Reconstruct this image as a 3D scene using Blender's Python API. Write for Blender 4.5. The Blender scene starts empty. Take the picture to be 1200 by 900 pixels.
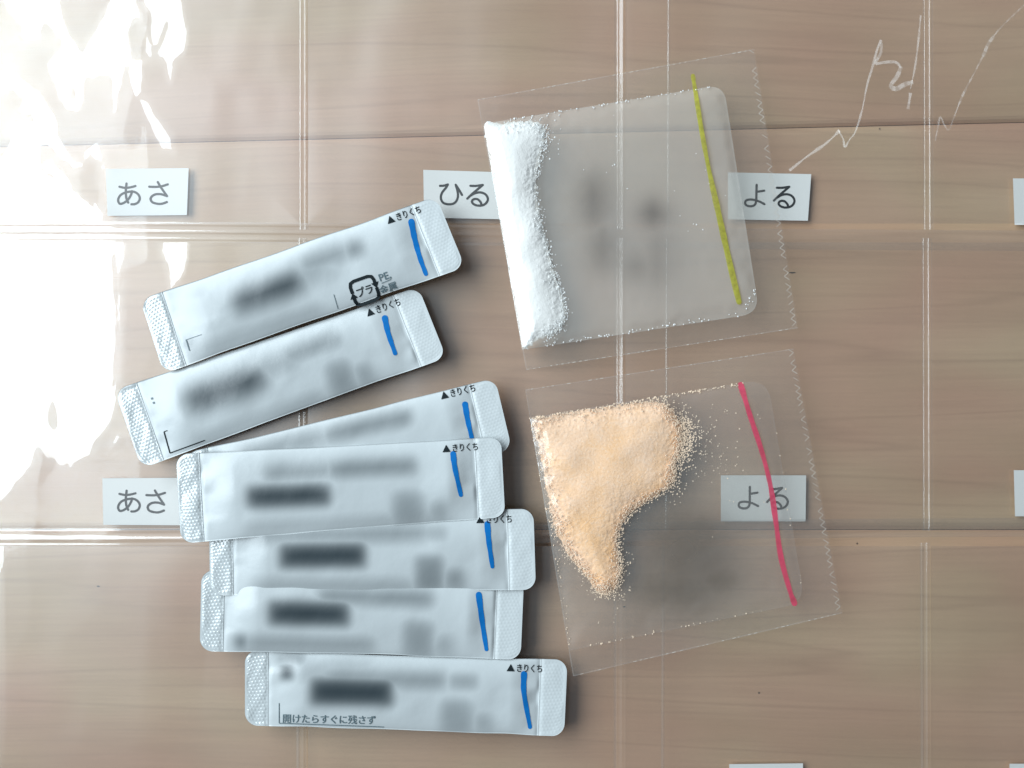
import bpy, bmesh, math, random
import numpy as np

random.seed(7)
RNG = np.random.RandomState(11)
S = bpy.context.scene
COL = S.collection

# ------------------------------------------------------------------ camera, world, light, exposure
CAM_H = 0.26                     # metres above the floor
K = 0.30 / 1200.0                # metres per photo pixel on the floor plane
cam_d = bpy.data.cameras.new('camera')
cam = bpy.data.objects.new('camera', cam_d)
COL.objects.link(cam)
cam.location = (0, 0, CAM_H)
cam.rotation_euler = (0, 0, 0)
cam_d.sensor_width = 36
cam_d.lens = 36 * CAM_H / 0.30
cam_d.clip_start = 0.005
cam_d.clip_end = 50
S.camera = cam

world = bpy.data.worlds.new('World')
S.world = world
world.use_nodes = True
bg = world.node_tree.nodes['Background']
bg.inputs['Color'].default_value = (0.80, 0.86, 0.95, 1)
bg.inputs['Strength'].default_value = 0.12

WIN_X, WIN_TOP, WIN_BOT, WIN_Y0, WIN_Y1 = -0.75, 1.45, 0.35, -0.25, 1.55
ld = bpy.data.lights.new('window_light', 'AREA')
ld.shape = 'RECTANGLE'
ld.size = WIN_TOP - WIN_BOT
ld.size_y = WIN_Y1 - WIN_Y0
ld.energy = 52
ld.color = (0.83, 0.935, 1.0)
lo = bpy.data.objects.new('window_light', ld)
COL.objects.link(lo)
lo.location = (WIN_X, (WIN_Y0 + WIN_Y1) / 2, (WIN_TOP + WIN_BOT) / 2)
lo.rotation_euler = (0, -math.pi / 2, 0)     # shines towards +x

S.view_settings.view_transform = 'Standard'
S.view_settings.look = 'None'
S.view_settings.exposure = 0.10
S.view_settings.gamma = 1
S.render.engine = 'CYCLES'
S.cycles.transparent_max_bounces = 40
S.cycles.max_bounces = 10
S.cycles.glossy_bounces = 4
S.cycles.caustics_reflective = False
S.cycles.caustics_refractive = False
S.cycles.use_denoising = True

# ------------------------------------------------------------------ helpers
def px2w(px, py, z):
    """photo pixel + height above the floor -> metres"""
    f = K * (CAM_H - z) / CAM_H
    return (px - 600.0) * f, (450.0 - py) * f, z

def np_w(px, py, z):
    f = K * (CAM_H - z) / CAM_H
    return np.stack([(px - 600.0) * f, (450.0 - py) * f, z + 0 * px], -1)

def mesh_from(name, verts, faces, smooth=True):
    me = bpy.data.meshes.new(name)
    verts = np.asarray(verts, dtype=np.float32)
    faces = np.asarray(faces, dtype=np.int32)
    n = faces.shape[1]
    me.vertices.add(len(verts)); me.vertices.foreach_set('co', verts.ravel())
    me.loops.add(faces.size); me.loops.foreach_set('vertex_index', faces.ravel())
    me.polygons.add(len(faces))
    me.polygons.foreach_set('loop_start', np.arange(0, faces.size, n, dtype=np.int32))
    me.polygons.foreach_set('loop_total', np.full(len(faces), n, dtype=np.int32))
    me.polygons.foreach_set('use_smooth', np.full(len(faces), smooth, dtype=bool))
    me.update(calc_edges=True)
    me.validate()
    return me

def link(name, me, mat, parent=None):
    o = bpy.data.objects.new(name, me)
    COL.objects.link(o)
    if mat is not None and len(me.materials) == 0:
        me.materials.append(mat)
    if parent is not None:
        o.parent = parent
        o.matrix_parent_inverse.translation = [-c for c in parent.location]
    return o

def thing(name, label, cat, loc, group=None):
    o = bpy.data.objects.new(name, None)
    o.empty_display_size = 0.01
    COL.objects.link(o)
    o.location = loc
    o['label'] = label
    o['category'] = cat
    if group: o['group'] = group
    return o

def grid_faces(nr, nc):
    i = np.arange(nr * nc).reshape(nr, nc)
    return np.stack([i[1:, :-1].ravel(), i[1:, 1:].ravel(), i[:-1, 1:].ravel(), i[:-1, :-1].ravel()], -1)

def vnoise(x, y, seed=0):
    """smooth value noise in -1..1, vectorised"""
    r = np.random.RandomState(seed)
    tab = r.uniform(-1, 1, (256, 256))
    xi = np.floor(x).astype(int); yi = np.floor(y).astype(int)
    fx = x - xi; fy = y - yi
    fx = fx * fx * fx * (fx * (fx * 6 - 15) + 10); fy = fy * fy * fy * (fy * (fy * 6 - 15) + 10)
    a = tab[xi % 256, yi % 256]; b = tab[(xi + 1) % 256, yi % 256]
    c = tab[xi % 256, (yi + 1) % 256]; d = tab[(xi + 1) % 256, (yi + 1) % 256]
    return (a * (1 - fx) + b * fx) * (1 - fy) + (c * (1 - fx) + d * fx) * fy

def seg_dist(X, Y, pts, closed=False):
    pts = np.asarray(pts, float)
    A = pts if closed else pts[:-1]
    B = np.roll(pts, -1, 0) if closed else pts[1:]
    d = np.full(X.shape, 1e9)
    for (ax, ay), (bx, by) in zip(A, B):
        vx, vy = bx - ax, by - ay
        L = vx * vx + vy * vy + 1e-12
        t = np.clip(((X - ax) * vx + (Y - ay) * vy) / L, 0, 1)
        d = np.minimum(d, np.hypot(X - ax - t * vx, Y - ay - t * vy))
    return d

def inside(X, Y, pts):
    pts = np.asarray(pts, float)
    r = np.zeros(X.shape, bool)
    j = len(pts) - 1
    for i in range(len(pts)):
        xi, yi = pts[i]; xj, yj = pts[j]
        c = (yi > Y) != (yj > Y)
        with np.errstate(divide='ignore', invalid='ignore'):
            xx = (xj - xi) * (Y - yi) / (yj - yi + 1e-12) + xi
        r ^= c & (X < xx)
        j = i
    return r

def sdist(X, Y, pts):
    d = seg_dist(X, Y, pts, True)
    return np.where(inside(X, Y, pts), d, -d)

def sstep(a, b, x):
    t = np.clip((x - a) / (b - a), 0, 1)
    return t * t * (3 - 2 * t)

def smooth_poly(pts, n=6, closed=False):
    """Catmull-Rom through pts"""
    P = np.asarray(pts, float)
    if closed: Q = np.vstack([P[-1], P, P[0], P[1]])
    else: Q = np.vstack([2 * P[0] - P[1], P, 2 * P[-1] - P[-2]])
    out = []
    for i in range(1, len(Q) - 2):
        for k in range(n):
            t = k / n
            a, b, c, d = Q[i - 1], Q[i], Q[i + 1], Q[i + 2]
            out.append(0.5 * ((2 * b) + (-a + c) * t + (2 * a - 5 * b + 4 * c - d) * t * t + (-a + 3 * b - 3 * c + d) * t ** 3))
    if not closed: out.append(P[-1])
    return np.array(out)

def ribbon(pts, widths, zf, cross=(-1, -0.5, 0, 0.5, 1), round_ends=True):
    """flat ribbon along photo-pixel polyline, lying at height zf(px,py)"""
    P = np.asarray(pts, float)
    n = len(P)
    W = np.full(n, widths, float) if np.isscalar(widths) else np.asarray(widths, float)
    T = np.gradient(P, axis=0)
    T /= np.linalg.norm(T, axis=1)[:, None] + 1e-9
    if round_ends:
        w0, w1 = W[0] / 2, W[-1] / 2
        a0 = np.array([P[0] - T[0] * w0 * c for c in (0.98, 0.8, 0.45)]); b0 = np.array([w0 * 2 * s for s in (0.18, 0.6, 0.89)])
        a1 = np.array([P[-1] + T[-1] * w1 * c for c in (0.45, 0.8, 0.98)]); b1 = np.array([w1 * 2 * s for s in (0.89, 0.6, 0.18)])
        P = np.vstack([a0, P, a1]); W = np.concatenate([b0, W, b1])
        T = np.vstack([T[:1]] * 3 + [T] + [T[-1:]] * 3)
    N = np.stack([-T[:, 1], T[:, 0]], -1)
    c = np.asarray(cross)
    X = P[:, None, 0] + N[:, None, 0] * c[None] * W[:, None] / 2
    Y = P[:, None, 1] + N[:, None, 1] * c[None] * W[:, None] / 2
    Z = zf(X, Y)
    V = np_w(X, Y, Z).reshape(-1, 3)
    F = grid_faces(len(P), len(c))
    return V, F

def join_meshes(parts):
    vs, fs, o = [], [], 0
    for v, f in parts:
        vs.append(v); fs.append(np.asarray(f) + o); o += len(v)
    return np.vstack(vs), np.vstack(fs)

def up_faces(me):
    """make every face look upwards"""
    bm = bmesh.new(); bm.from_mesh(me)
    flip = [f for f in bm.faces if f.normal.z < 0]
    if flip: bmesh.ops.reverse_faces(bm, faces=flip)
    bm.to_mesh(me); bm.free()
    return me

# ------------------------------------------------------------------ materials
def new_mat(name):
    m = bpy.data.materials.new(name)
    m.use_nodes = True
    nt = m.node_tree
    nt.nodes.clear()
    out = nt.nodes.new('ShaderNodeOutputMaterial')
    return m, nt, out

def N(nt, t, **kw):
    n = nt.nodes.new(t)
    for k, v in kw.items(): setattr(n, k, v)
    return n

def math_node(nt, op, a, b=None, c=None, clamp=False):
    n = N(nt, 'ShaderNodeMath', operation=op, use_clamp=clamp)
    for i, v in enumerate((a, b, c)):
        if v is None: continue
        if isinstance(v, (int, float)): n.inputs[i].default_value = v
        else: nt.links.new(v, n.inputs[i])
    return n.outputs[0]

def mix_col(nt, fac, a, b, blend='MIX'):
    n = N(nt, 'ShaderNodeMix', data_type='RGBA', blend_type=blend)
    for s, v in ((n.inputs[0], fac), (n.inputs[6], a), (n.inputs[7], b)):
        if isinstance(v, (int, float)): s.default_value = v
        elif isinstance(v, tuple): s.default_value = (*v, 1) if len(v) == 3 else v
        else: nt.links.new(v, s)
    return n.outputs[2]

def mapped_noise(nt, vec, scale, detail=4, rough=0.55, dist=0.0):
    mp = N(nt, 'ShaderNodeMapping')
    mp.inputs['Scale'].default_value = scale
    nt.links.new(vec, mp.inputs['Vector'])
    n = N(nt, 'ShaderNodeTexNoise')
    n.inputs['Scale'].default_value = 1
    n.inputs['Detail'].default_value = detail
    n.inputs['Roughness'].default_value = rough
    n.inputs['Distortion'].default_value = dist
    nt.links.new(mp.outputs[0], n.inputs['Vector'])
    return n.outputs['Fac']

def ramp(nt, fac, stops):
    r = N(nt, 'ShaderNodeValToRGB')
    el = r.color_ramp.elements
    while len(el) < len(stops): el.new(0.5)
    for e, (p, c) in zip(el, stops):
        e.position = p
        e.color = (c, c, c, 1) if isinstance(c, (int, float)) else (*c, 1)
    nt.links.new(fac, r.inputs[0])
    return r.outputs[0]

def film_mat(name, f0=0.08, sharp=0.6, rough_sharp=0.03, rough_soft=0.42, soft=0.5, tint=(0.97, 0.975, 0.97), haze=0.02,
             haze_col=(0.8, 0.82, 0.82), attr=None, bump=None, attr_col=(0.10, 0.10, 0.10)):
    m, nt, out = new_mat(name)
    geo = N(nt, 'ShaderNodeNewGeometry')
    dot = N(nt, 'ShaderNodeVectorMath', operation='DOT_PRODUCT')
    nt.links.new(geo.outputs['Normal'], dot.inputs[0]); nt.links.new(geo.outputs['Incoming'], dot.inputs[1])
    c = math_node(nt, 'ABSOLUTE', dot.outputs['Value'])
    p = math_node(nt, 'POWER', math_node(nt, 'SUBTRACT', 1.0, c, clamp=True), 5.0)
    F = math_node(nt, 'MULTIPLY_ADD', p, 1 - f0, f0)
    tr = N(nt, 'ShaderNodeBsdfTransparent'); tr.inputs[0].default_value = (*tint, 1)
    df = N(nt, 'ShaderNodeBsdfDiffuse'); df.inputs[0].default_value = (*haze_col, 1)
    tl = N(nt, 'ShaderNodeBsdfTranslucent'); tl.inputs[0].default_value = (*haze_col, 1)
    hz = N(nt, 'ShaderNodeMixShader'); hz.inputs[0].default_value = 0.12
    nt.links.new(df.outputs[0], hz.inputs[1]); nt.links.new(tl.outputs[0], hz.inputs[2])
    base = N(nt, 'ShaderNodeMixShader'); base.inputs[0].default_value = haze
    nt.links.new(tr.outputs[0], base.inputs[1]); nt.links.new(hz.outputs[0], base.inputs[2])
    last = base
    if attr:
        at = N(nt, 'ShaderNodeAttribute', attribute_name=attr)
        ink = N(nt, 'ShaderNodeBsdfDiffuse'); ink.inputs[0].default_value = (*attr_col, 1)
        mx = N(nt, 'ShaderNodeMixShader')
        nt.links.new(at.outputs['Fac'], mx.inputs[0]); nt.links.new(base.outputs[0], mx.inputs[1]); nt.links.new(ink.outputs[0], mx.inputs[2])
        last = mx
    g1 = N(nt, 'ShaderNodeBsdfGlossy'); g1.inputs['Roughness'].default_value = rough_sharp
    g2 = N(nt, 'ShaderNodeBsdfGlossy'); g2.inputs['Roughness'].default_value = rough_soft
    if bump:
        tc = N(nt, 'ShaderNodeNewGeometry')
        nf = mapped_noise(nt, tc.outputs['Position'], (bump[0],) * 3, 3)
        b = N(nt, 'ShaderNodeBump'); b.inputs['Strength'].default_value = bump[1]; b.inputs['Distance'].default_value = bump[2]
        nt.links.new(nf, b.inputs['Height'])
        nt.links.new(b.outputs[0], g1.inputs['Normal']); nt.links.new(b.outputs[0], g2.inputs['Normal'])
    gg = N(nt, 'ShaderNodeMixShader'); gg.inputs[0].default_value = soft
    nt.links.new(g1.outputs[0], gg.inputs[1]); nt.links.new(g2.outputs[0], gg.inputs[2])
    fin = N(nt, 'ShaderNodeMixShader')
    nt.links.new(F, fin.inputs[0]); nt.links.new(last.outputs[0], fin.inputs[1]); nt.links.new(gg.outputs[0], fin.inputs[2])
    nt.links.new(fin.outputs[0], out.inputs['Surface'])
    return m

def principled(name, col, rough=0.5, spec=0.5, bump=None, attr=None, attr_col=(0.03, 0.045, 0.05), coat=0.0, var=None):
    m, nt, out = new_mat(name)
    b = N(nt, 'ShaderNodeBsdfPrincipled')
    b.inputs['Base Color'].default_value = (*col, 1)
    b.inputs['Roughness'].default_value = rough
    b.inputs['Specular IOR Level'].default_value = spec
    b.inputs['Coat Weight'].default_value = coat
    geo = N(nt, 'ShaderNodeNewGeometry')
    c = None
    if var:
        nf = mapped_noise(nt, geo.outputs['Position'], (var[0],) * 3, 3)
        c = mix_col(nt, nf, tuple(x * (1 - var[1]) for x in col), tuple(min(1, x * (1 + var[1])) for x in col))
        nt.links.new(c, b.inputs['Base Color'])
    if attr:
        at = N(nt, 'ShaderNodeAttribute', attribute_name=attr)
        c = mix_col(nt, at.outputs['Fac'], c if c is not None else col, attr_col)
        nt.links.new(c, b.inputs['Base Color'])
    if bump:
        nf = mapped_noise(nt, geo.outputs['Position'], (bump[0],) * 3, 4)
        bn = N(nt, 'ShaderNodeBump'); bn.inputs['Strength'].default_value = bump[1]; bn.inputs['Distance'].default_value = bump[2]
        nt.links.new(nf, bn.inputs['Height']); nt.links.new(bn.outputs[0], b.inputs['Normal'])
    nt.links.new(b.outputs[0], out.inputs['Surface'])
    return m

def wood_mat():
    m, nt, out = new_mat('pale_maple_laminate')
    geo = N(nt, 'ShaderNodeNewGeometry')
    oi = N(nt, 'ShaderNodeObjectInfo')
    off = N(nt, 'ShaderNodeVectorMath', operation='MULTIPLY_ADD')
    cmb = N(nt, 'ShaderNodeCombineXYZ')
    nt.links.new(oi.outputs['Random'], cmb.inputs[0]); nt.links.new(oi.outputs['Random'], cmb.inputs[1])
    nt.links.new(cmb.outputs[0], off.inputs[0]); off.inputs[1].default_value = (3.1, 1.7, 0); nt.links.new(geo.outputs['Position'], off.inputs[2])
    # slow waviness of the grain
    wv = mapped_noise(nt, off.outputs[0], (4, 8, 1), 1)
    cm2 = N(nt, 'ShaderNodeCombineXYZ')
    nt.links.new(math_node(nt, 'MULTIPLY', math_node(nt, 'SUBTRACT', wv, 0.5), 0.020), cm2.inputs[1])
    ad = N(nt, 'ShaderNodeVectorMath', operation='ADD')
    nt.links.new(off.outputs[0], ad.inputs[0]); nt.links.new(cm2.outputs[0], ad.inputs[1])
    v = ad.outputs[0]
    broad = mapped_noise(nt, v, (7, 26, 1), 3, 0.5)
    hue = mapped_noise(nt, v, (13, 24, 1), 2, 0.5)
    fine = mapped_noise(nt, v, (26, 900, 1), 3, 0.65)
    mid = mapped_noise(nt, v, (6, 170, 1), 3, 0.55, 0.0)
    vein = mapped_noise(nt, v, (3.0, 60, 1), 2, 0.4, 0.0)
    c = mix_col(nt, ramp(nt, broad, [(0.34, 0.0), (0.64, 1.0)]), (0.56, 0.345, 0.208), (0.72, 0.487, 0.310))
    c = mix_col(nt, math_node(nt, 'MULTIPLY', ramp(nt, hue, [(0.42, 0.0), (0.66, 1.0)]), 0.7), c, (0.665, 0.37, 0.25))
    c = mix_col(nt, math_node(nt, 'MULTIPLY', ramp(nt, hue, [(0.28, 1.0), (0.45, 0.0)]), 0.45), c, (0.61, 0.455, 0.265))
    c = mix_col(nt, math_node(nt, 'MULTIPLY', ramp(nt, fine, [(0.35, 1.0), (0.6, 0.0)]), 0.12), c, (0.33, 0.20, 0.13))
    c = mix_col(nt, math_node(nt, 'MULTIPLY', ramp(nt, mid, [(0.34, 1.0), (0.5, 0.0)]), 0.10), c, (0.25, 0.145, 0.095))
    # thin dark growth lines where the vein noise crosses a level
    ln = math_node(nt, 'ABSOLUTE', math_node(nt, 'SUBTRACT', vein, 0.46))
    c = mix_col(nt, math_node(nt, 'MULTIPLY', ramp(nt, ln, [(0.0, 1.0), (0.018, 0.0)]), 0.15), c, (0.22, 0.12, 0.075))
    b = N(nt, 'ShaderNodeBsdfPrincipled')
    nt.links.new(c, b.inputs['Base Color'])
    b.inputs['Roughness'].default_value = 0.55
    b.inputs['Specular IOR Level'].default_value = 0.3
    bn = N(nt, 'ShaderNodeBump'); bn.inputs['Strength'].default_value = 0.25; bn.inputs['Distance'].default_value = 0.0002
    nt.links.new(fine, bn.inputs['Height']); nt.links.new(bn.outputs[0], b.inputs['Normal'])
    nt.links.new(b.outputs[0], out.inputs['Surface'])
    return m

M_WOOD = wood_mat()
M_SUB = principled('dark_subfloor', (0.09, 0.06, 0.04), 0.8)
M_KNOT = principled('dark_knot', (0.04, 0.025, 0.018), 0.7)
M_FILM = film_mat('clear_vinyl', 0.165, soft=0.74, rough_soft=0.40, haze=0.012, haze_col=(0.88, 0.9, 0.9))
M_BACK = film_mat('clear_vinyl_back', 0.12, soft=0.74, rough_soft=0.40, rough_sharp=0.06, haze=0.012, haze_col=(0.88, 0.9, 0.9))
M_WELD = film_mat('welded_vinyl', 0.07, soft=0.45, rough_sharp=0.05, haze=0.05)
M_WELDH = film_mat('welded_vinyl_band', 0.15, soft=0.6, rough_soft=0.40, rough_sharp=0.05, haze=0.03)
M_CREASE = film_mat('creased_vinyl', 0.042, soft=0.4, rough_sharp=0.2)
M_PAPER = principled('white_paper', (0.82, 0.825, 0.805), 0.75, 0.3, bump=(1400, 0.2, 0.0001))
M_INK = principled('black_print', (0.008, 0.014, 0.017), 0.7, 0.15)
M_SACHET = principled('white_laminate', (0.515, 0.56, 0.572), 0.31, 0.45, attr='print', attr_col=(0.028, 0.042, 0.05), bump=(260, 0.12, 0.0006))
M_SEAL = principled('white_laminate_seal', (0.50, 0.545, 0.555), 0.17, 0.85)
M_SEALR = principled('white_laminate_dull_seal', (0.545, 0.59, 0.60), 0.34, 0.5)
M_GREYINK = principled('grey_print', (0.10, 0.15, 0.17), 0.5)
def marker_mat(name, col, lo, hi):
    m, nt, out = new_mat(name)
    geo = N(nt, 'ShaderNodeNewGeometry')
    nf = mapped_noise(nt, geo.outputs['Position'], (500, 500, 500), 3)
    b = N(nt, 'ShaderNodeBsdfPrincipled'); b.inputs['Base Color'].default_value = (*col, 1); b.inputs['Roughness'].default_value = 0.4
    t = N(nt, 'ShaderNodeBsdfTransparent'); t.inputs[0].default_value = (*[min(1, 0.35 + 0.9 * x) for x in col], 1)
    mx = N(nt, 'ShaderNodeMixShader')
    mr = N(nt, 'ShaderNodeMapRange'); mr.inputs[1].default_value = 0.3; mr.inputs[2].default_value = 0.7; mr.inputs[3].default_value = lo; mr.inputs[4].default_value = hi
    nt.links.new(nf, mr.inputs[0]); nt.links.new(mr.outputs[0], mx.inputs[0]); nt.links.new(b.outputs[0], mx.inputs[1]); nt.links.new(t.outputs[0], mx.inputs[2])
    nt.links.new(mx.outputs[0], out.inputs['Surface'])
    return m
M_BLUE = principled('blue_marker', (0.0, 0.17, 0.53), 0.45, var=(900, 0.18))
M_YEL = marker_mat('yellow_marker', (0.44, 0.43, 0.055), 0.12, 0.62)
M_RED = marker_mat('red_marker', (0.60, 0.07, 0.13), 0.02, 0.35)
def powder_mat(name, a, b_, c_):
    m, nt, out = new_mat(name)
    geo = N(nt, 'ShaderNodeNewGeometry'); P = geo.outputs['Position']
    big = mapped_noise(nt, P, (75, 75, 75), 2); fine = mapped_noise(nt, P, (1500, 1500, 1500), 2, 0.7)
    c = mix_col(nt, ramp(nt, big, [(0.42, 0.0), (0.62, 1.0)]), a, b_)
    c = mix_col(nt, math_node(nt, 'MULTIPLY', ramp(nt, big, [(0.30, 1.0), (0.44, 0.0)]), 0.7), c, c_)
    c = mix_col(nt, math_node(nt, 'MULTIPLY', ramp(nt, fine, [(0.52, 0.0), (0.68, 1.0)]), 0.35), c, (0.92, 0.80, 0.68))
    c = mix_col(nt, math_node(nt, 'MULTIPLY', ramp(nt, fine, [(0.30, 1.0), (0.44, 0.0)]), 0.35), c, (0.66, 0.38, 0.18))
    b = N(nt, 'ShaderNodeBsdfPrincipled'); nt.links.new(c, b.inputs['Base Color']); b.inputs['Roughness'].default_value = 0.9; b.inputs['Specular IOR Level'].default_value = 0.15
    bn = N(nt, 'ShaderNodeBump'); bn.inputs['Strength'].default_value = 0.45; bn.inputs['Distance'].default_value = 0.0003
    nt.links.new(fine, bn.inputs['Height']); nt.links.new(bn.outputs[0], b.inputs['Normal'])
    nt.links.new(b.outputs[0], out.inputs['Surface'])
    return m
M_WPOW = principled('white_powder', (0.86, 0.86, 0.84), 0.9, 0.15, bump=(2600, 0.4, 0.0003))
M_OPOW = powder_mat('peach_powder', (0.93, 0.575, 0.315), (0.93, 0.635, 0.43), (0.93, 0.53, 0.235))
M_OGRAIN = principled('pale_peach_grains', (0.84, 0.67, 0.51), 0.8, 0.25, var=(900, 0.12))
M_WGRAIN = principled('white_grains', (0.88, 0.90, 0.90), 0.8, 0.25)
M_PKT = film_mat('packet_film', 0.05, soft=0.4, rough_sharp=0.06, haze=0.035, haze_col=(0.9, 0.9, 0.88), tint=(0.985, 0.985, 0.98))
M_PKTCLEAR = film_mat('packet_film_clear', 0.05, soft=0.35, rough_sharp=0.06, haze=0.03, haze_col=(0.9, 0.9, 0.88), tint=(0.985, 0.985, 0.98))
M_POUCH_U = film_mat('pouch_film_misty', 0.03, soft=0.8, haze=0.27, haze_col=(0.97, 0.94, 0.88), tint=(0.985, 0.985, 0.98), attr='print', attr_col=(0.13, 0.112, 0.098))
M_POUCH_L = film_mat('pouch_film', 0.03, soft=0.8, haze=0.07, haze_col=(0.86, 0.86, 0.84), tint=(0.985, 0.985, 0.98), attr='print', attr_col=(0.125, 0.098, 0.075))
M_PKTBACK = film_mat('packet_back_film', 0.02, soft=0.5, rough_sharp=0.12, haze=0.015, haze_col=(0.9, 0.9, 0.88), tint=(0.99, 0.99, 0.985))
M_CATCHLIGHT = film_mat('hazy_edge_catchlight', 0.05, soft=0.5, haze=0.11, haze_col=(0.9, 0.9, 0.88))  # catch-light of the film's rim, put into a milky tone
M_EDGE = principled('frosted_edge', (0.50, 0.45, 0.395), 0.4)

# ------------------------------------------------------------------ floor: one sub-floor with bevelled planks
floor_me = mesh_from('floor', [px2w(-2000, 2600, -0.0085), px2w(3200, 2600, -0.0085), px2w(3200, -1800, -0.0085), px2w(-2000, -1800, -0.0085)], [(0, 1, 2, 3)], False)
floor = link('floor', floor_me, M_SUB)
floor['kind'] = 'structure'
lines = [(-1250, -1250), (-780, -780), (-312, -320), (172, 143.5), (620.5, 620.5), (1086, 1084), (1550, 1550), (2020, 2020)]   # joint heights at x=0 and x=1200
def plank(a, b):
    x0, x1 = -1900, 3100
    def yl(l, x): return l[0] + (l[1] - l[0]) * x / 1200.0
    prof = [(0.35, -0.008), (0.35, -0.0011), (1.5, -0.0008), (4.5, -0.00025), (8, 0.0)]
    V = []
    xs = np.linspace(x0, x1, 41)
    for x in xs:
        ya, yb = yl(a, x), yl(b, x)
        for d, z in prof: V.append(px2w(x, ya + d, z))
        for d, z in reversed(prof): V.append(px2w(x, yb - d, z))
    n = 2 * len(prof)
    F = grid_faces(len(xs), n)
    me = mesh_from('floor_plank', V, F[:, ::-1], False)
    up_faces(me)
    return link('floor_plank', me, M_WOOD, floor)
planks = [plank(lines[i], lines[i + 1]) for i in range(len(lines) - 1)]
def knot(px, py, r, asp, pl):
    a = np.linspace(0, 2 * np.pi, 9)[:-1]
    V = [px2w(px + r * asp * math.cos(t) * random.uniform(0.7, 1.2), py + r * math.sin(t) * random.uniform(0.7, 1.2), 0.00006) for t in a]
    bm = bmesh.new(); bm.faces.new([bm.verts.new(v) for v in V]); me = bpy.data.meshes.new('knot'); bm.to_mesh(me); bm.free()
    up_faces(me)
    link('knot', me, M_KNOT, pl)
for a in ((1004.5, 637, 1.2, 1.1, planks[4]), (889.5, 812, 1.1, 1.2, planks[4]), (731.5, 711, 1.0, 1.6, planks[4]), (928, 319.5, 0.9, 5, planks[3]), (115, 687, 1.0, 2, planks[4]), (1031, 151, 0.9, 1.3, planks[3])):
    knot(*a)

# ------------------------------------------------------------------ clear vinyl pocket sheet
Z_BACK, Z_FRONT = 0.0008, 0.0048
pocket = thing('pocket_sheet', 'clear vinyl pocket organiser with welded seams lying flat over the wooden floor', 'pocket sheet', px2w(600, 450, Z_BACK))

def hx_crit(X, zf):
    """surface slope along x at which the camera just sees the window's top edge mirrored"""
    x = (X - 600) * K
    phi = np.arctan(-x / (CAM_H - zf))
    th = np.arctan((x - WIN_X) / (WIN_TOP - zf))
    return np.tan((th - phi) / 2)

def solve_height(target, dx, lam=0.35):
    """height whose x-slope follows target (least squares, reflecting borders)"""
    T = np.concatenate([target, -target[:, ::-1]], 1)          # odd in x
    T = np.concatenate([T, T[::-1]], 0)                        # even in y
    ky = np.fft.fftfreq(T.shape[0], dx)[:, None] * 2 * np.pi
    kx = np.fft.fftfreq(T.shape[1], dx)[None] * 2 * np.pi
    den = kx ** 2 + lam * ky ** 2; den[0, 0] = 1
    H = np.conj(1j * kx) * np.fft.fft2(T) / den
    H[0, 0] = 0
    h = np.real(np.fft.ifft2(H))
    return h[:target.shape[0], :target.shape[1]]

# outlines of the places where the puckered vinyl faces the window
GLARE = {
 'top': ([[(2, -60), (3, 0), (13, 17), (25, 28), (33, 38), (45, 38), (50, 27), (58, 27), (65, 35), (75, 48), (72, 62), (64, 65), (56, 74), (58, 86), (68, 97), (69, 112), (76, 123), (90, 128), (100, 120), (95, 108), (93, 100), (101, 93), (131, 95), (134, 135), (139, 110), (143, 95), (148, 82), (152, 100), (158, 112), (165, 108), (168, 92), (167, 78), (181, 72), (195, 75), (200, 95), (203, 74), (218, 64), (222, 50), (218, 20), (214, 0), (212, -60)],
          [(-60, 80), (0, 83), (12, 83), (24, 93), (40, 106), (55, 120), (62, 140), (61, 168), (51, 148), (40, 128), (25, 124), (28, 115), (15, 106), (0, 108), (-60, 110)],
          [(163, 115), (172, 120), (185, 140), (200, 158), (203, 178), (190, 172), (178, 155), (172, 138)],
          [(-60, 190), (0, 185), (15, 172), (22, 160), (30, 168), (45, 178), (48, 193), (60, 190), (75, 205), (85, 222), (100, 230), (115, 240), (121, 250), (122, 270), (-60, 270)],
          [(62, 165), (72, 172), (86, 186), (94, 188), (98, 176), (112, 172), (122, 180), (125, 205), (117, 192), (106, 186), (96, 196), (84, 194), (70, 182)]],
         [[(70, -60), (70, 0), (72, 20), (80, 43), (95, 58), (110, 40), (118, 20), (128, 0), (130, -60)], [(160, 26), (168, 30), (171, 45), (168, 62), (160, 65), (152, 55), (150, 40), (153, 30)], [(80, 100), (86, 98), (91, 106), (88, 117), (82, 113)], [(47, 196), (58, 199), (70, 209), (60, 209), (50, 203)],
          [(166, -60), (166, 0), (174, 20), (177, 40), (179, 52), (185, 53), (192, 40), (195, 28), (192, 40), (187, 56), (179, 57), (173, 42), (169, 20), (162, 5), (160, -60)]]),
 'mid': ([[(-60, 270), (150, 270), (148, 300), (141, 318), (140, 340), (142, 380), (139, 430), (134, 470), (128, 495), (119, 511), (112, 525), (107, 535), (90, 541), (70, 541), (52, 537), (45, 530), (30, 550), (15, 570), (0, 585), (-60, 640)],
          [(188, 270), (221, 270), (222, 300), (218, 318), (206, 333), (201, 340), (198, 318), (190, 300)],
          [(126, 520), (134, 512), (142, 508), (142, 514), (134, 520), (126, 524)]],
         [[(57, 484), (61, 472), (66, 478), (67, 495), (63, 500), (57, 498)], [(134, 300), (137, 340), (138, 390), (136, 430), (131, 470), (130, 470), (134.5, 430), (136, 390), (135, 340), (132, 300)]]),
}
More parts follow.
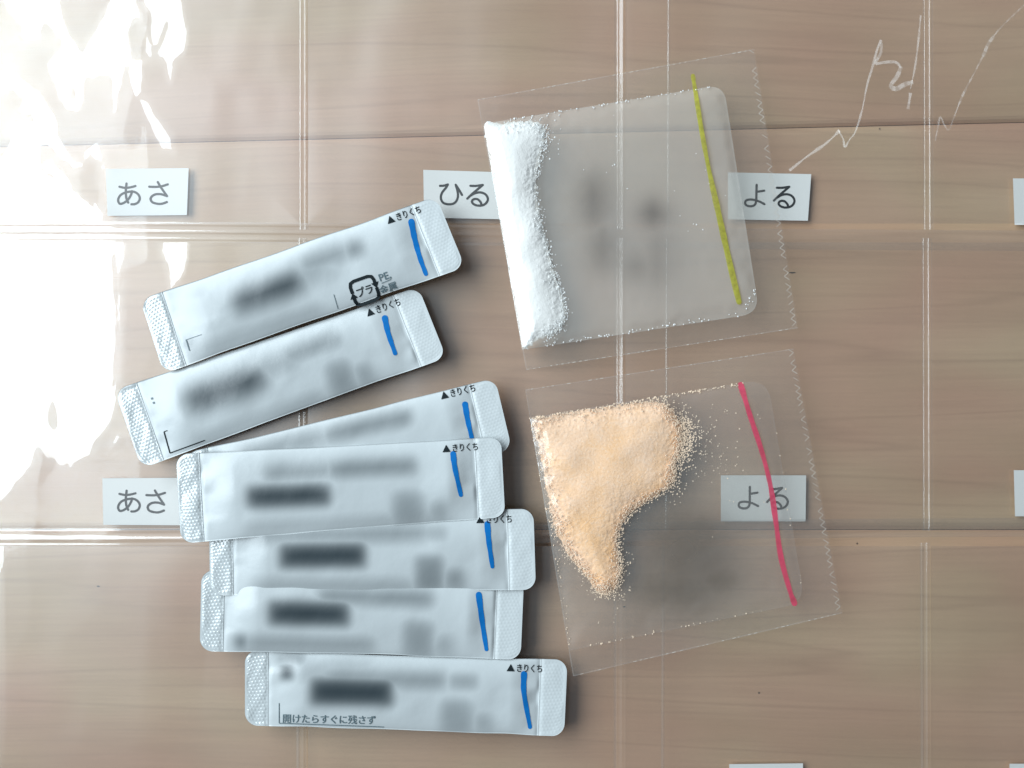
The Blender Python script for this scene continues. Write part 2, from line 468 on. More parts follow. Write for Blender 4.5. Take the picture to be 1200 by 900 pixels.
CREASES = [  # crumples in the vinyl: polyline, narrowest and widest width in px
  ([(925, 200), (945, 184), (968, 168), (984, 153)], 1.5, 5.0), ([(982, 152), (988, 163), (990, 172), (996, 163), (1002, 155), (1010, 130), (1016, 100), (1022, 80), (1028, 58), (1033, 46)], 1.6, 4.0),
  ([(1033, 50), (1032, 62), (1026, 74), (1036, 73), (1050, 73), (1056, 80)], 2.0, 4.5), ([(1056, 78), (1051, 90), (1044, 100), (1050, 104), (1060, 99), (1070, 96)], 3.5, 8.0), ([(1064, 128), (1066, 116), (1067, 108)], 3.0, 6.0), ([(1067, 104), (1072, 80), (1076, 50), (1079, 18)], 1.0, 3.5),
  ([(1096, 165), (1099, 150), (1102, 137), (1107, 147), (1112, 152), (1117, 140), (1128, 112), (1142, 85), (1154, 62)], 1.2, 3.0), ([(1152, 66), (1158, 52), (1165, 42)], 3.5, 6.0), ([(1163, 44), (1175, 30), (1204, 2)], 1.2, 2.6),
  ([(160, 178), (159, 168), (161, 160)], 0.8, 1.4),
]
def film_panel(name, x0, x1, y0, y1, zc, mat, step=2.0, key=None, ridges=(), seed=0, amp=0.020, bulge=0.0003, parent=pocket):
    xs = np.linspace(x0, x1, max(8, int((x1 - x0) / step)) + 1); ys = np.linspace(y0, y1, max(8, int((y1 - y0) / step)) + 1)
    X, Y = np.meshgrid(xs, ys)
    dxm = (xs[1] - xs[0]) * K
    hc = hx_crit(X, zc)
    # vertical folds + gentle puckers
    lean = (X + 0.10 * Y)
    wave = amp * (0.65 * np.sin(lean / 27.0 + 2.2 * vnoise(lean / 150, Y / 500, seed + 3)) * (0.6 + 0.4 * vnoise(X / 120, Y / 300, seed + 1)) + 0.5 * vnoise(lean / 45, Y / 260, seed + 2) + 0.22 * vnoise(X / 24, Y / 60, seed + 5))
    if key:
        pos, neg = GLARE[key]
        sd = np.full(X.shape, -1e9)
        for p in pos: sd = np.maximum(sd, sdist(X, Y, p))
        for p in neg: sd = np.minimum(sd, -sdist(X, Y, p))
        jit = 1.6 * vnoise(X / 9, Y / 9, seed + 8) + 1.0 * vnoise(X / 4, Y / 4, seed + 9)
        sd = sd + jit
        a, w = 0.045, 7.0
        prof = a * np.clip(np.abs(sd) / w, 0, 1)
        T = np.where(sd > 0, np.maximum(wave, hc + prof), np.minimum(wave, hc - prof))
    else:
        T = wave + (0.03 * vnoise(X / 55, Y / 70, seed + 30) + 0.02 * vnoise(X / 22, Y / 30, seed + 31) if seed == 40 else 0)
        if seed != 40: T = np.minimum(T, hc - 0.012)
    h = solve_height(T, dxm, 0.25)
    h -= np.median(h)
    h = np.clip(h, -0.0012, 0.0014) if seed != 40 else np.clip(h, -0.0006, 0.0004)
    e = np.minimum.reduce([X - x0, x1 - X, Y - y0, y1 - Y])
    h = h + bulge * (1 - np.exp(-np.clip(e, 0, None) / 18.0)) - bulge
    V = np_w(X, Y, zc + h).reshape(-1, 3)
    return link(name, mesh_from(name, V, grid_faces(*X.shape)[:, ::-1]), mat, parent)

def creases(name, lines_, mat):
    """sharp crumples in the vinyl: chains of tiny facets tipped towards the window"""
    for pts, w0, w1 in lines_:
        V, F = [], []
        P = smooth_poly(pts, 14)
        seg = np.r_[0, np.cumsum(np.linalg.norm(np.diff(P, axis=0), axis=1))]
        m = max(3, int(seg[-1] / 0.75))
        P = np.stack([np.interp(np.linspace(0, seg[-1], m), seg, P[:, k]) for k in (0, 1)], -1)
        T = np.gradient(P, axis=0); T /= np.linalg.norm(T, axis=1)[:, None] + 1e-9
        Nn = np.stack([-T[:, 1], T[:, 0]], -1)
        W = 0.85 * w0 + 0.8 * (w1 - w0) * (0.5 + 0.5 * vnoise(np.arange(m) / 14.0, np.zeros(m), int(pts[0][0])))
        k = 0
        while k < m - 2:
            e = k + 1
            while e < m - 1 and abs(P[e, 0] - P[k, 0]) < 3.0 and e - k < 8: e += 1
            cx_, cy_, cz_ = px2w(P[k, 0], P[k, 1], Z_FRONT)
            v1 = np.array((-cx_, -cy_, CAM_H - cz_)); v2 = np.array((WIN_X - cx_, (WIN_Y0 + WIN_Y1) / 2 - cy_, (WIN_TOP + WIN_BOT) / 2 - cz_))
            hv = v1 / np.linalg.norm(v1) + v2 / np.linalg.norm(v2)
            sl = -hv[0] / hv[2] + random.uniform(-0.06, 0.06); ty = hv[1] / hv[2] + random.uniform(-0.05, 0.05)
            ids = range(k, e + 1)
            base = len(V); xm = P[k, 0]; ym = P[k, 1]
            zs = []
            for q_ in ids:
                for c_ in (-0.5, 0.5):
                    X_, Y_ = P[q_] + Nn[q_] * W[q_] * c_
                    zs.append((X_, Y_, (sl * (X_ - xm) + ty * (Y_ - ym)) * K))
            lo_ = min(z for _, _, z in zs)
            for X_, Y_, z in zs: V.append(px2w(X_, Y_, Z_FRONT + 0.0001 + z - lo_))
            for q_ in range(len(ids) - 1):
                F.append((base + 2 * q_, base + 2 * q_ + 1, base + 2 * q_ + 3, base + 2 * q_ + 2))
            k = e
        me = mesh_from(name, V, F, False); up_faces(me)
        link(name, me, mat, pocket)

def check_up(o):
    me = o.data
    if me.polygons[0].normal.z < 0: me.flip_normals()
    return o

check_up(film_panel('back_sheet', -150, 1350, -120, 1020, Z_BACK, M_BACK, 3.0, seed=40, amp=0.03, bulge=0.0))
cols = [(-150, 351), (361, 722), (733, 1083), (1091, 1350)]
rows = [(-120, 262), (284, 621), (640, 1020)]
for ri, (y0, y1) in enumerate(rows):
    for ci, (x0, x1) in enumerate(cols):
        key = {(0, 0): 'top', (1, 0): 'mid'}.get((ri, ci))
        rid = ()
        st = 1.25 if rid else (1.5 if key else 2.5)
        check_up(film_panel('pocket_film', x0, x1, y0, y1, Z_FRONT, M_FILM, st, key, rid, seed=100 + ri * 17 + ci * 5, amp=0.095 if ci < 2 else 0.07))

creases('crease', CREASES, M_CREASE)

def weld(pts, prof, name='weld_seam', mat=None):
    """strip along a polyline; prof = (offset px, height mm) across"""
    P = smooth_poly(pts, 24) if len(pts) > 2 else np.linspace(pts[0], pts[1], 60)
    T = np.gradient(P, axis=0); T /= np.linalg.norm(T, axis=1)[:, None]
    Nn = np.stack([-T[:, 1], T[:, 0]], -1)
    off = np.array([p[0] for p in prof], float); zz = np.array([p[1] for p in prof], float) * 1e-3
    so = np.linspace(off[0], off[-1], len(off) * 4); sz = np.interp(so, off, zz)
    sz = np.convolve(np.pad(sz, 2, mode='edge'), [0.1, 0.2, 0.4, 0.2, 0.1], 'valid')
    X = P[:, None, 0] + Nn[:, None, 0] * so; Y = P[:, None, 1] + Nn[:, None, 1] * so
    L = np.arange(len(P))[:, None] * np.linalg.norm(P[1] - P[0])
    seed = int(abs(P[0, 0] * 3 + P[0, 1])) % 97
    Z = Z_FRONT - 0.0006 + sz[None] * (1 + 0.12 * vnoise(L / 60 + 0 * X, so[None] / 9 + 0 * X, seed)) + 0.00002 * vnoise(L / 25 + 0 * X, so[None] / 4 + 0 * X, seed + 1)
    me = mesh_from(name, np_w(X, Y, Z).reshape(-1, 3), grid_faces(*X.shape))
    up_faces(me)
    return link(name, me, mat or M_WELD, pocket)

# vertical offsets: for a line running down the photo, positive offset is to the left
VP = [(-6, 0.0), (-4, 0.02), (-2.6, 0.36), (-1.2, 0.04), (2, 0.0), (3.4, 0.22), (4.6, 0.0), (6, 0.0)]
VP2 = [(-7, 0.0), (-4.0, 0.75), (-3.2, 0.78), (0.2, 0.34), (1.4, 0.05), (2.6, 0.3), (4.0, 0.0), (7, 0.0)]
VP3 = [(-7, 0.0), (-4, 0.05), (-2.6, 0.2), (-1.2, 0.02), (2, 0.0), (3.4, 0.2), (4.6, 0.0), (7, 0.0)]
VT = [(-2, 0.0), (-1, 0.16), (0, 0.2), (1, 0.05), (2, 0.0)]
for (ya, yb, dx) in ((-120, 269, 0), (279, 622, -1), (636, 1020, -3)):
    weld([(356 + dx, ya), (356 + dx, yb)], VP)
    weld([(727 + dx * .3, ya), (727 + dx * .3, yb)], VP2 if ya < 600 else VP3)
    weld([(784 + dx * 2.2, ya), (783 + dx * 2.2, yb)], VT, 'fold_line')
    weld([(1087 + dx, ya), (1088 + dx, yb)], VP)
HP = [(-12, 0.0), (-9, 0.25), (-7, 0.02), (-3, 0.0), (0, 0.28), (2, 0.02), (6, 0.0), (8, 0.22), (10, 0.0), (12, 0.0)]
weld([(-150, 272), (200, 272), (600, 276), (900, 280), (1350, 283)], HP, 'weld_seam', M_WELDH)
weld([(-150, 630), (200, 630), (600, 626), (900, 620), (1350, 617)], [(-11, 0.0), (-8, 0.1), (-5, 0.0), (-1, 0.0), (1, 0.35), (3, 0.32), (5, 0.02), (9, 0.08), (11, 0)], 'weld_seam', M_WELDH)

# ------------------------------------------------------------------ paper labels slipped behind the vinyl
KANA = {   # strokes in px of a 7.5x enlargement, origin at the glyph's centre
 'a': ((382, 352), [[(300, 290), (350, 300), (400, 295), (440, 285)], [(362, 262), (355, 330), (359, 390), (375, 430)],
       [(410, 330), (400, 362), (375, 402), (340, 430), (305, 440), (289, 422), (289, 395), (307, 365), (340, 345), (380, 335), (425, 335), (460, 355), (477, 390), (465, 425), (435, 443), (403, 445)]]),
 'sa': ((620, 357), [[(537, 302), (600, 304), (650, 298), (700, 283)], [(612, 262), (640, 310), (692, 386)], [(692, 386), (640, 369), (590, 370), (556, 390), (548, 415), (565, 440), (610, 453), (650, 452), (690, 438)]]),
 'hi': ((360, 360), [[(265, 286), (300, 283), (333, 272)], [(333, 272), (318, 300), (285, 345), (275, 385), (285, 420), (310, 440), (350, 446), (390, 437), (415, 410), (425, 370), (418, 320), (402, 273)], [(402, 273), (430, 312), (460, 360)]]),
 'ru': ((598, 366), [[(532, 285), (580, 284), (640, 274)], [(640, 274), (600, 310), (545, 360), (508, 398)], [(535, 372), (570, 350), (620, 340), (665, 355), (688, 390), (680, 425), (650, 450), (610, 457), (575, 450), (552, 432), (552, 413), (570, 400), (600, 402), (625, 425), (634, 446)]]),
 'yo': ((335, 365), [[(348, 272), (347, 340), (347, 400), (342, 435), (325, 455), (298, 461), (265, 455), (250, 435), (258, 412), (290, 402), (330, 405), (375, 418), (420, 440)], [(350, 333), (415, 322)]]),
}
LABELS = [
 ([(124, 198), (221, 197), (219, 252), (126, 253)], [('a', 151, 227), ('sa', 186, 226)], 'white paper label printed あさ (asa) half under window glare, top row', 0),
 ([(496, 199), (593, 202), (594, 257), (497, 255)], [('hi', 528, 228), ('ru', 559.7, 228.8)], 'white paper label printed ひる (hiru) between top sachet and white powder packet', 0),
 ([(853, 202), (950.7, 204), (946.7, 258.7), (853, 257)], [('yo', 884.7, 229), ('ru', 919, 231)], 'white paper label printed よる (yoru) crossed by edge of the yellow-lined packet', 0),
 ([(120, 560.4), (216, 560), (217, 615.5), (121, 615)], [('a', 151, 587), ('sa', 182.6, 587.5)], 'white paper label printed あさ (asa) tucked beside fanned sachets, lower row', 0),
 ([(844.7, 557), (944.7, 557), (944, 611), (844.7, 611)], [('yo', 877, 583), ('ru', 911, 584)], 'white paper label printed よる (yoru) crossed by the red marker line', 0),
 ([(1187, 209), (1282, 210), (1284, 264), (1189, 263.5)], [], 'white paper label cut off by right frame edge, upper one', 0),
 ([(1188, 551), (1284, 551), (1284, 605), (1189.5, 605)], [], 'white paper label cut off by right frame edge, middle one', 0),
 ([(854.5, 895.5), (941, 894.5), (941, 949), (855, 949)], [], 'white paper label cut off by bottom frame edge, below packets', 0),
 ([(1183, 895), (1279, 895), (1279, 949), (1183, 949)], [], 'sliver of white paper label in the bottom right corner', 0),
]
ZL = 0.0015
for quad, glyphs, lab, _ in LABELS:
    c = np.mean(quad, 0)
    t = thing('paper_label', lab, 'paper label', px2w(c[0], c[1], ZL), 'paper labels in the pockets')
    q = np.asarray(quad, float)
    ns, nt_ = 25, 15
    u, v = np.meshgrid(np.linspace(0, 1, ns), np.linspace(0, 1, nt_))
    X = (q[0, 0] * (1 - u) + q[1, 0] * u) * (1 - v) + (q[3, 0] * (1 - u) + q[2, 0] * u) * v
    Y = (q[0, 1] * (1 - u) + q[1, 1] * u) * (1 - v) + (q[3, 1] * (1 - u) + q[2, 1] * u) * v
    curl = 0.00018 * (2 * u - 1) ** 2 + 0.00006 * np.sin(u * 5 + c[0])
    top = np_w(X, Y, ZL + curl).reshape(-1, 3); bot = np_w(X, Y, ZL - 0.00018 + curl).reshape(-1, 3)
    F = grid_faces(*X.shape); n = len(top)
    idx = np.arange(n).reshape(X.shape)
    loop = np.concatenate([idx[0, :], idx[1:, -1], idx[-1, -2::-1], idx[-2:0:-1, 0]])
    nx = np.roll(loop, -1)
    side = np.stack([loop, nx, nx + n, loop + n], -1)
    me = mesh_from('card', np.vstack([top, bot]), np.vstack([F, F[:, ::-1] + n, side[:, ::-1]]), False)
    link('card', me, M_PAPER, t)
    if glyphs:
        parts = []
        ang = math.atan2(q[1, 1] - q[0, 1], q[1, 0] - q[0, 0])
        for g, gx, gy in glyphs:
            (ox, oy), strokes = KANA[g]
            for s in strokes:
                P = smooth_poly(s, 7) if len(s) > 2 else np.linspace(s[0], s[1], 8)
                dx, dy = (P[:, 0] - ox) / 7.5, (P[:, 1] - oy) / 7.5
                Q = np.stack([gx + dx * math.cos(ang) - dy * math.sin(ang), gy + dx * math.sin(ang) + dy * math.cos(ang)], -1)
                zz = ZL + 0.00004 + 0.000004 * len(parts)
                uu = lambda A, B, z0=zz: z0 + 0.00018 * (2 * (A - q[0, 0]) / (q[1, 0] - q[0, 0]) - 1) ** 2 + 0.00006 * np.sin((A - q[0, 0]) / (q[1, 0] - q[0, 0]) * 5 + c[0])
                parts.append(ribbon(Q, 2.7, uu, (-1, 0, 1)))
        Vv, Ff = join_meshes(parts)
        me = mesh_from('lettering', Vv, Ff, False); up_faces(me)
        link('lettering', me, M_INK, t)

# ------------------------------------------------------------------ stick sachets
def text_px(body, size_px):
    """flat glyph outline as triangles, px units, y downwards, origin at left baseline"""
    cu = bpy.data.curves.new('t', 'FONT'); cu.body = body; cu.size = 1.0; cu.fill_mode = 'FRONT'; cu.resolution_u = 3; cu.offset = 0.012
    o = bpy.data.objects.new('t', cu); COL.objects.link(o)
    bpy.context.view_layer.update()
    dg = bpy.context.evaluated_depsgraph_get()
    me = bpy.data.meshes.new_from_object(o.evaluated_get(dg))
    bm = bmesh.new(); bm.from_mesh(me); bmesh.ops.triangulate(bm, faces=bm.faces[:])
    V = np.array([v.co[:] for v in bm.verts]); F = np.array([[v.index for v in f.verts] for f in bm.faces])
    bm.free(); bpy.data.objects.remove(o); bpy.data.curves.remove(cu); bpy.data.meshes.remove(me)
    return np.stack([V[:, 0] * size_px, -V[:, 1] * size_px], -1), F

T_KIRI, F_KIRI = text_px('きりくち', 10.4)
T_OPEN, F_OPEN = text_px('開けたらすぐに残さず', 11.0)
T_PE, F_PE = text_px('PE,', 12.0)
T_METAL, F_METAL = text_px('金属', 11.0)
T_PLA, F_PLA = text_px('プラ', 12.5)

def rot(P, a):
    c, s = math.cos(a), math.sin(a)
    P = np.asarray(P, float)
    return np.stack([P[..., 0] * c - P[..., 1] * s, P[..., 0] * s + P[..., 1] * c], -1)

def softbox(X, Y, cx, cy, hl, hw, ang, soft, k):
    d = rot(np.stack([X - cx, Y - cy], -1), -ang)
    return k * (1 / (1 + np.exp((np.abs(d[..., 0]) - hl) / soft * 2.2))) * (1 / (1 + np.exp((np.abs(d[..., 1]) - hw) / soft * 2.2)))

Z0 = 0.0068    # sachets and packets lie on the front vinyl
def sachet(quad, zc, label, blue, tri, smudges, seed, thick=0.0019, extra=None):
    q = np.asarray(quad, float)       # TL TR BR BL
    L = np.linalg.norm(q[1] - q[0]); Wd = np.linalg.norm(q[3] - q[0])
    ang = math.atan2((q[1] + q[2] - q[0] - q[3])[1], (q[1] + q[2] - q[0] - q[3])[0])
    c = q.mean(0)
    root = thing('stick_sachet', label, 'sachet', px2w(c[0], c[1], zc[0]), 'white stick sachets fanned on the left')
    zl, zr = zc
    SEAL_L, SEAL_R, R = 27.0, 31.0, 15.0
    def surf(sp, t):
        """sp = px along the length, t = 0..1 across; returns px, py, z top"""
        u = sp / L
        inset = np.where(sp < R, R - np.sqrt(np.clip(R * R - (R - sp) ** 2, 0, None)), 0) + np.where(sp > L - R, R - np.sqrt(np.clip(R * R - (sp - L + R) ** 2, 0, None)), 0)
        # side edges draw in a little where the stick is filled
        fill = sstep(SEAL_L, SEAL_L + 60, sp) * sstep(SEAL_R, SEAL_R + 60, L - sp)
        inset = inset + 1.2 * fill + 0.8 * vnoise(sp / 55, 0 * sp + seed, seed) * fill
        tt = (inset + t * (Wd - 2 * inset)) / Wd
        X = (q[0, 0] * (1 - u) + q[1, 0] * u) * (1 - tt) + (q[3, 0] * (1 - u) + q[2, 0] * u) * tt
        Y = (q[0, 1] * (1 - u) + q[1, 1] * u) * (1 - tt) + (q[3, 1] * (1 - u) + q[2, 1] * u) * tt
        base = zl + (zr - zl) * u
        arch = np.clip(1 - (2 * t - 1) ** 2, 0, 1) ** 0.75
        f2 = sstep(SEAL_L - 2, SEAL_L + 42, sp) * sstep(SEAL_R - 3, SEAL_R + 36, L - sp)
        z = base + 0.00030 + thick * arch * f2
        z = z + (0.00032 * vnoise(sp / 46, t * 2.0, seed + 1) + 0.00007 * vnoise(sp / 20 + t * 2, t * 4.0, seed + 2)) * arch * f2
        # puckers radiating from the crimped ends
        for cen, sgn in ((SEAL_L, 1), (L - SEAL_R, -1)):
            near = np.exp(-np.clip((sp - cen) * sgn, 0, None) / 13.0) * ((sp - cen) * sgn > 0) * sstep(0, 4, (sp - cen) * sgn)
            z = z + 0.00062 * near * vnoise(t * 6 + 0 * sp, sp / 18, seed + 4 + sgn) * arch
        # dip at the crimp
        z = z - 0.00022 * np.exp(-((sp - SEAL_L) / 3.0) ** 2) - 0.00022 * np.exp(-((sp - L + SEAL_R) / 3.0) ** 2)
        return X, Y, z
    def emboss(sp, t, z, left):
        w = t * Wd
        a, b = (sp * 0.92 + w * 0.5), (sp * -0.55 + w)
        dots = np.clip(np.sin(a * 2 * np.pi / 7.2) * np.sin(b * 2 * np.pi / 5.6), 0, 1) ** 1.2
        e = np.minimum(np.minimum(sp, L - sp), np.minimum(w, Wd - w))
        m = sstep(1.5, 4.5, e) * (sstep(SEAL_L + 1, SEAL_L - 3, sp) if left else sstep(SEAL_R + 1, SEAL_R - 4, L - sp))
        k = 0.00012 if left else 0.00005
        wob = 0.00022 * vnoise(sp / 15, w / 20, seed + 21) + 0.00006 * vnoise(sp / 8 + w / 14, w / 30, seed + 22)
        droop = -0.00034 * np.clip((SEAL_L - sp) / SEAL_L, 0, 1) ** 1.2 if left else 0
        return z + droop + m * (k * dots + wob * (1.0 if left else 0.4))
    pieces = []
    for nm, s0, s1, ds, nt2 in (('end_seal', 0.0, SEAL_L, 0.75, 120), ('body', SEAL_L, L - SEAL_R, 1.5, 64), ('end_seal', L - SEAL_R, L, 0.75, 120)):
        n1 = max(6, int((s1 - s0) / ds)); sp = np.linspace(s0, s1, n1 + 1)
        if nm == 'end_seal' and s0 == 0.0: sp = np.concatenate([[0.0, 0.12, 0.35], sp[1:]])
        if nm == 'end_seal' and s0 > 0: sp = np.concatenate([sp[:-1], [L - 0.35, L - 0.12, L]])
        SP, T = np.meshgrid(sp, np.linspace(0, 1, nt2 + 1))
        X, Y, Z = surf(SP, T)
        if nm == 'end_seal': Z = emboss(SP, T, Z, s0 == 0.0)
        else:
            pr = np.zeros(X.shape)
            pr = softbox(X, Y, c[0] - 15, c[1], L * 0.33, Wd * 0.36, ang, 16, 0.10)
            for cx, cy, hl, hw, an, so, k in smudges: pr = np.maximum(pr, softbox(X, Y, cx, cy, hl + 4, hw * 1.5 + 3.5, an, so * 1.15, min(1, k * 1.35)))
        zb = zl + (zr - zl) * SP / L - 0.0005 * np.clip((SEAL_L - SP) / SEAL_L, 0, 1)
        Zb = np.minimum(Z - 0.00012, zb - 0.0 * SP)
        if nm == 'body':
            f2 = sstep(SEAL_L - 2, SEAL_L + 42, SP) * sstep(SEAL_R - 3, SEAL_R + 36, L - SP)
            Zb = Zb - 0.0003 * np.clip(1 - (2 * T - 1) ** 2, 0, 1) * f2
        top = np_w(X, Y, Z).reshape(-1, 3); bot = np_w(X, Y, Zb).reshape(-1, 3)
        n = len(top); idx = np.arange(n).reshape(X.shape); F = grid_faces(*X.shape)
        loop = np.concatenate([idx[0, :], idx[1:, -1], idx[-1, -2::-1], idx[-2:0:-1, 0]]); nx = np.roll(loop, -1)
        me = mesh_from(nm, np.vstack([top, bot]), np.vstack([F, F[:, ::-1] + n, np.stack([loop, nx, nx + n, loop + n], -1)[:, ::-1]]))
        if nm == 'body':
            at = me.attributes.new('print', 'FLOAT', 'POINT')
            at.data.foreach_set('value', np.concatenate([pr.ravel(), np.zeros(n)]).astype(np.float32))
        link(nm, me, (M_SEAL if s0 == 0.0 else M_SEALR) if nm == 'end_seal' else M_SACHET, root)
        pieces.append((X.ravel(), Y.ravel(), Z.ravel()))
    AX = np.concatenate([p[0] for p in pieces]); AY = np.concatenate([p[1] for p in pieces]); AZ = np.concatenate([p[2] for p in pieces])
    def zat(X, Y):
        X = np.asarray(X, float); sh = X.shape; xf, yf = X.ravel(), np.asarray(Y, float).ravel()
        m = (AX > xf.min() - 4) & (AX < xf.max() + 4) & (AY > yf.min() - 4) & (AY < yf.max() + 4)
        ax, ay, az = AX[m], AY[m], AZ[m]
        if len(ax) == 0: return np.full(sh, zl + 0.001)
        out = np.empty(len(xf))
        for i in range(0, len(xf), 400):
            d = (xf[i:i + 400, None] - ax) ** 2 + (yf[i:i + 400, None] - ay) ** 2
            w = 1 / (d + 0.4) ** 2
            out[i:i + 400] = (w * az).sum(1) / w.sum(1)
        return out.reshape(sh)
    def lay(parts2d, name, mat, eps):
        vs, fs, o = [], [], 0
        for P, F in parts2d:
            vs.append(P); fs.append(np.asarray(F) + o); o += len(P)
        P = np.vstack(vs); FF = np.vstack(fs)
        for _ in range(3):          # split long triangles so print follows the curved foil
            e = np.stack([np.linalg.norm(P[FF[:, i]] - P[FF[:, (i + 1) % 3]], axis=1) for i in range(3)], -1)
            big = e.max(1) > 2.5
            if not big.any(): break
            a, b, c_ = FF[big].T
            n0 = len(P); kb = big.sum()
            P = np.vstack([P, (P[a] + P[b]) / 2, (P[b] + P[c_]) / 2, (P[c_] + P[a]) / 2])
            ab = n0 + np.arange(kb); bc = ab + kb; ca = bc + kb
            FF = np.vstack([FF[~big], np.stack([a, ab, ca], -1), np.stack([ab, b, bc], -1), np.stack([ca, bc, c_], -1), np.stack([ab, bc, ca], -1)])
        fs = [FF]
        me = mesh_from(name, np_w(P[:, 0], P[:, 1], zat(P[:, 0], P[:, 1]) + eps), np.vstack(fs), False)
        up_faces(me)
        return link(name, me, mat, root)
    # tear mark: black triangle + きりくち
    tx, ty = tri
    tr2 = rot([(0, 0), (9.5, 0), (4.75, -8.5)], ang) + (tx, ty)
    kp = rot(T_KIRI * (0.76, 1.0) + (11.0, -0.3), ang) + (tx, ty)
    lay([(tr2, [(0, 1, 2)]), (kp, F_KIRI)], 'tear_mark', M_INK, 0.00016)
    # blue felt-pen stroke
    P = smooth_poly(blue, 10)
    n = len(P); w = 6.0 + 1.2 * np.linspace(1, -1, n) + 0.35 * np.sin(np.arange(n) * 0.9 + seed)
    V, F = ribbon(P, w, lambda A, B: zat(A, B) + 0.00009)
    me = mesh_from('marker_line', V, F); up_faces(me); link('marker_line', me, M_BLUE, root)
    if extra: extra(root, lay, ang, zat, q)
    return root

def strip2d(pts, w):
    P = np.asarray(pts, float); T = np.gradient(P, axis=0); T /= np.linalg.norm(T, axis=1)[:, None]
    Nn = np.stack([-T[:, 1], T[:, 0]], -1) * w / 2
    V = np.stack([P + Nn, P - Nn], 1).reshape(-1, 2)
    return V, [t for i in range(len(P) - 1) for t in ((2 * i, 2 * i + 1, 2 * i + 3), (2 * i, 2 * i + 3, 2 * i + 2))]

def dense(a, b, n): return np.linspace(a, b, n)

def extra_first(root, lay, ang, zat, q):
    parts = []
    o = np.array((427.0, 340.5)); r = 14.5; c = 6.0
    # two bent arrows of the recycling mark round the word プラ
    up = [(-r, -1), (-r, -r + c), (-r + 1.5, -r + 1.5), (-r + c, -r), (r - c, -r), (r - 1.5, -r + 1.5), (r, -r + c), (r, -4.5)]
    lowp = [(-x, -y) for x, y in up]
    for pl in (up, lowp):
        pts = np.vstack([dense(pl[i], pl[i + 1], 4) for i in range(len(pl) - 1)])
        keep = np.r_[True, np.linalg.norm(np.diff(pts, axis=0), axis=1) > 1e-6]
        V, F = strip2d(pts[keep], 3.8); parts.append((rot(V, ang) + o, F))
    for s in (1, -1):
        parts.append((rot(np.array([(r - 4.6, -5.0), (r + 4.6, -5.0), (r, 1.6)]) * s, ang) + o, [(0, 1, 2)]))
    parts.append((rot(T_PLA * (0.86, 1.0) + (-10.6, 5.0), ang) + o, F_PLA))
    lay(parts, 'recycling_mark', M_INK, 0.00014)
    lay([(rot(T_PE, ang) + (445, 330), F_PE), (rot(T_METAL, ang) + (446, 345), F_METAL)] + [(rot(v, ang) + (0, 0), f) for v, f in []] + [strip2d(dense((447, 332), (458, 327.5), 5), 0.8)], 'material_text', M_GREYINK, 0.00014)
    lay([strip2d(dense((391, 345), (396, 362), 6), 0.7)], 'print_frame', M_GREYINK, 0.00014)
    lay([strip2d(dense((218, 398), (222, 411), 6), 1.2), strip2d(dense((217, 398.5), (236, 392), 6), 0.6)], 'print_frame', M_GREYINK, 0.00014)
def extra_second(root, lay, ang, zat, q):
    lay([strip2d(dense((192, 506), (199, 531), 8), 1.3), strip2d(dense((199, 531), (240, 516), 12), 1.2), strip2d(dense((192, 506), (196, 504.5), 3), 1.0)], 'print_frame', M_INK, 0.00014)
    lay([(rot([(-1.2, -1.2), (1.2, -1.2), (1.2, 1.2), (-1.2, 1.2)], ang) + p, [(0, 1, 2), (0, 2, 3)]) for p in ((180, 472), (178, 467))], 'print_dot', M_GREYINK, 0.00014)
def extra_last(root, lay, ang, zat, q):
    lay([(rot(T_OPEN, ang - 0.012) + (330.5, 846), F_OPEN)], 'warning_text', M_GREYINK, 0.00014)
    lay([strip2d(dense((327, 824), (327, 847.5), 8), 0.9), strip2d(dense((327, 847.5), (450, 852), 30), 0.9)], 'print_frame', M_GREYINK, 0.00014)

A20, A13 = math.radians(-19.8), math.radians(-13)
mm = 0.001
sachet([(164, 351), (511, 230), (545, 313), (192, 438)], (Z0 + 2.2 * mm, Z0 + 2.2 * mm), 'topmost white sachet with clear recycling mark, overlapping the hiru label', [(482, 260), (486, 280), (492, 302), (499, 321)], (454.5, 262.5),
       [(314, 342, 42, 8, A20, 11, .85), (345, 326, 45, 9, A20, 12, .35), (380, 303, 28, 5, A20, 9, .45), (415, 292, 8, 5, A20, 8, .55), (250, 356, 25, 7, A20, 10, .18), (300, 388, 80, 4, A20, 9, .25), (232, 345, 8, 3, A20, 8, .2)], 1, extra=extra_first)
sachet([(134, 457), (490, 336), (523, 419), (166, 549)], (Z0 + 0.9 * mm, Z0 + 0.6 * mm), 'second white sachet from the top, left end poking out furthest', [(451, 373), (455, 391), (463, 414)], (430.5, 371),
       [(266, 456, 46, 9, A20, 11, .85), (310, 432, 40, 7, A20, 11, .4), (365, 408, 34, 5, A20, 8, .45), (399, 441, 12, 11, A20, 8, .42), (427, 438, 7, 6, A20, 7, .35), (300, 490, 80, 3, A20, 9, .2), (340, 430, 90, 12, A20, 14, .14)], 2, extra=extra_second)
sachet([(216, 531), (580, 443), (600, 527), (236, 618)], (Z0 + 0.2 * mm, Z0 + 0.2 * mm), 'third white sachet from the top, mostly covered by the sachet lying across it', [(545, 474), (548, 492), (553, 514)], (517, 468),
       [(330, 522, 55, 6, A13, 10, .42), (430, 499, 50, 5, A13, 8, .5), (468, 492, 14, 4, A13, 7, .3)], 3)
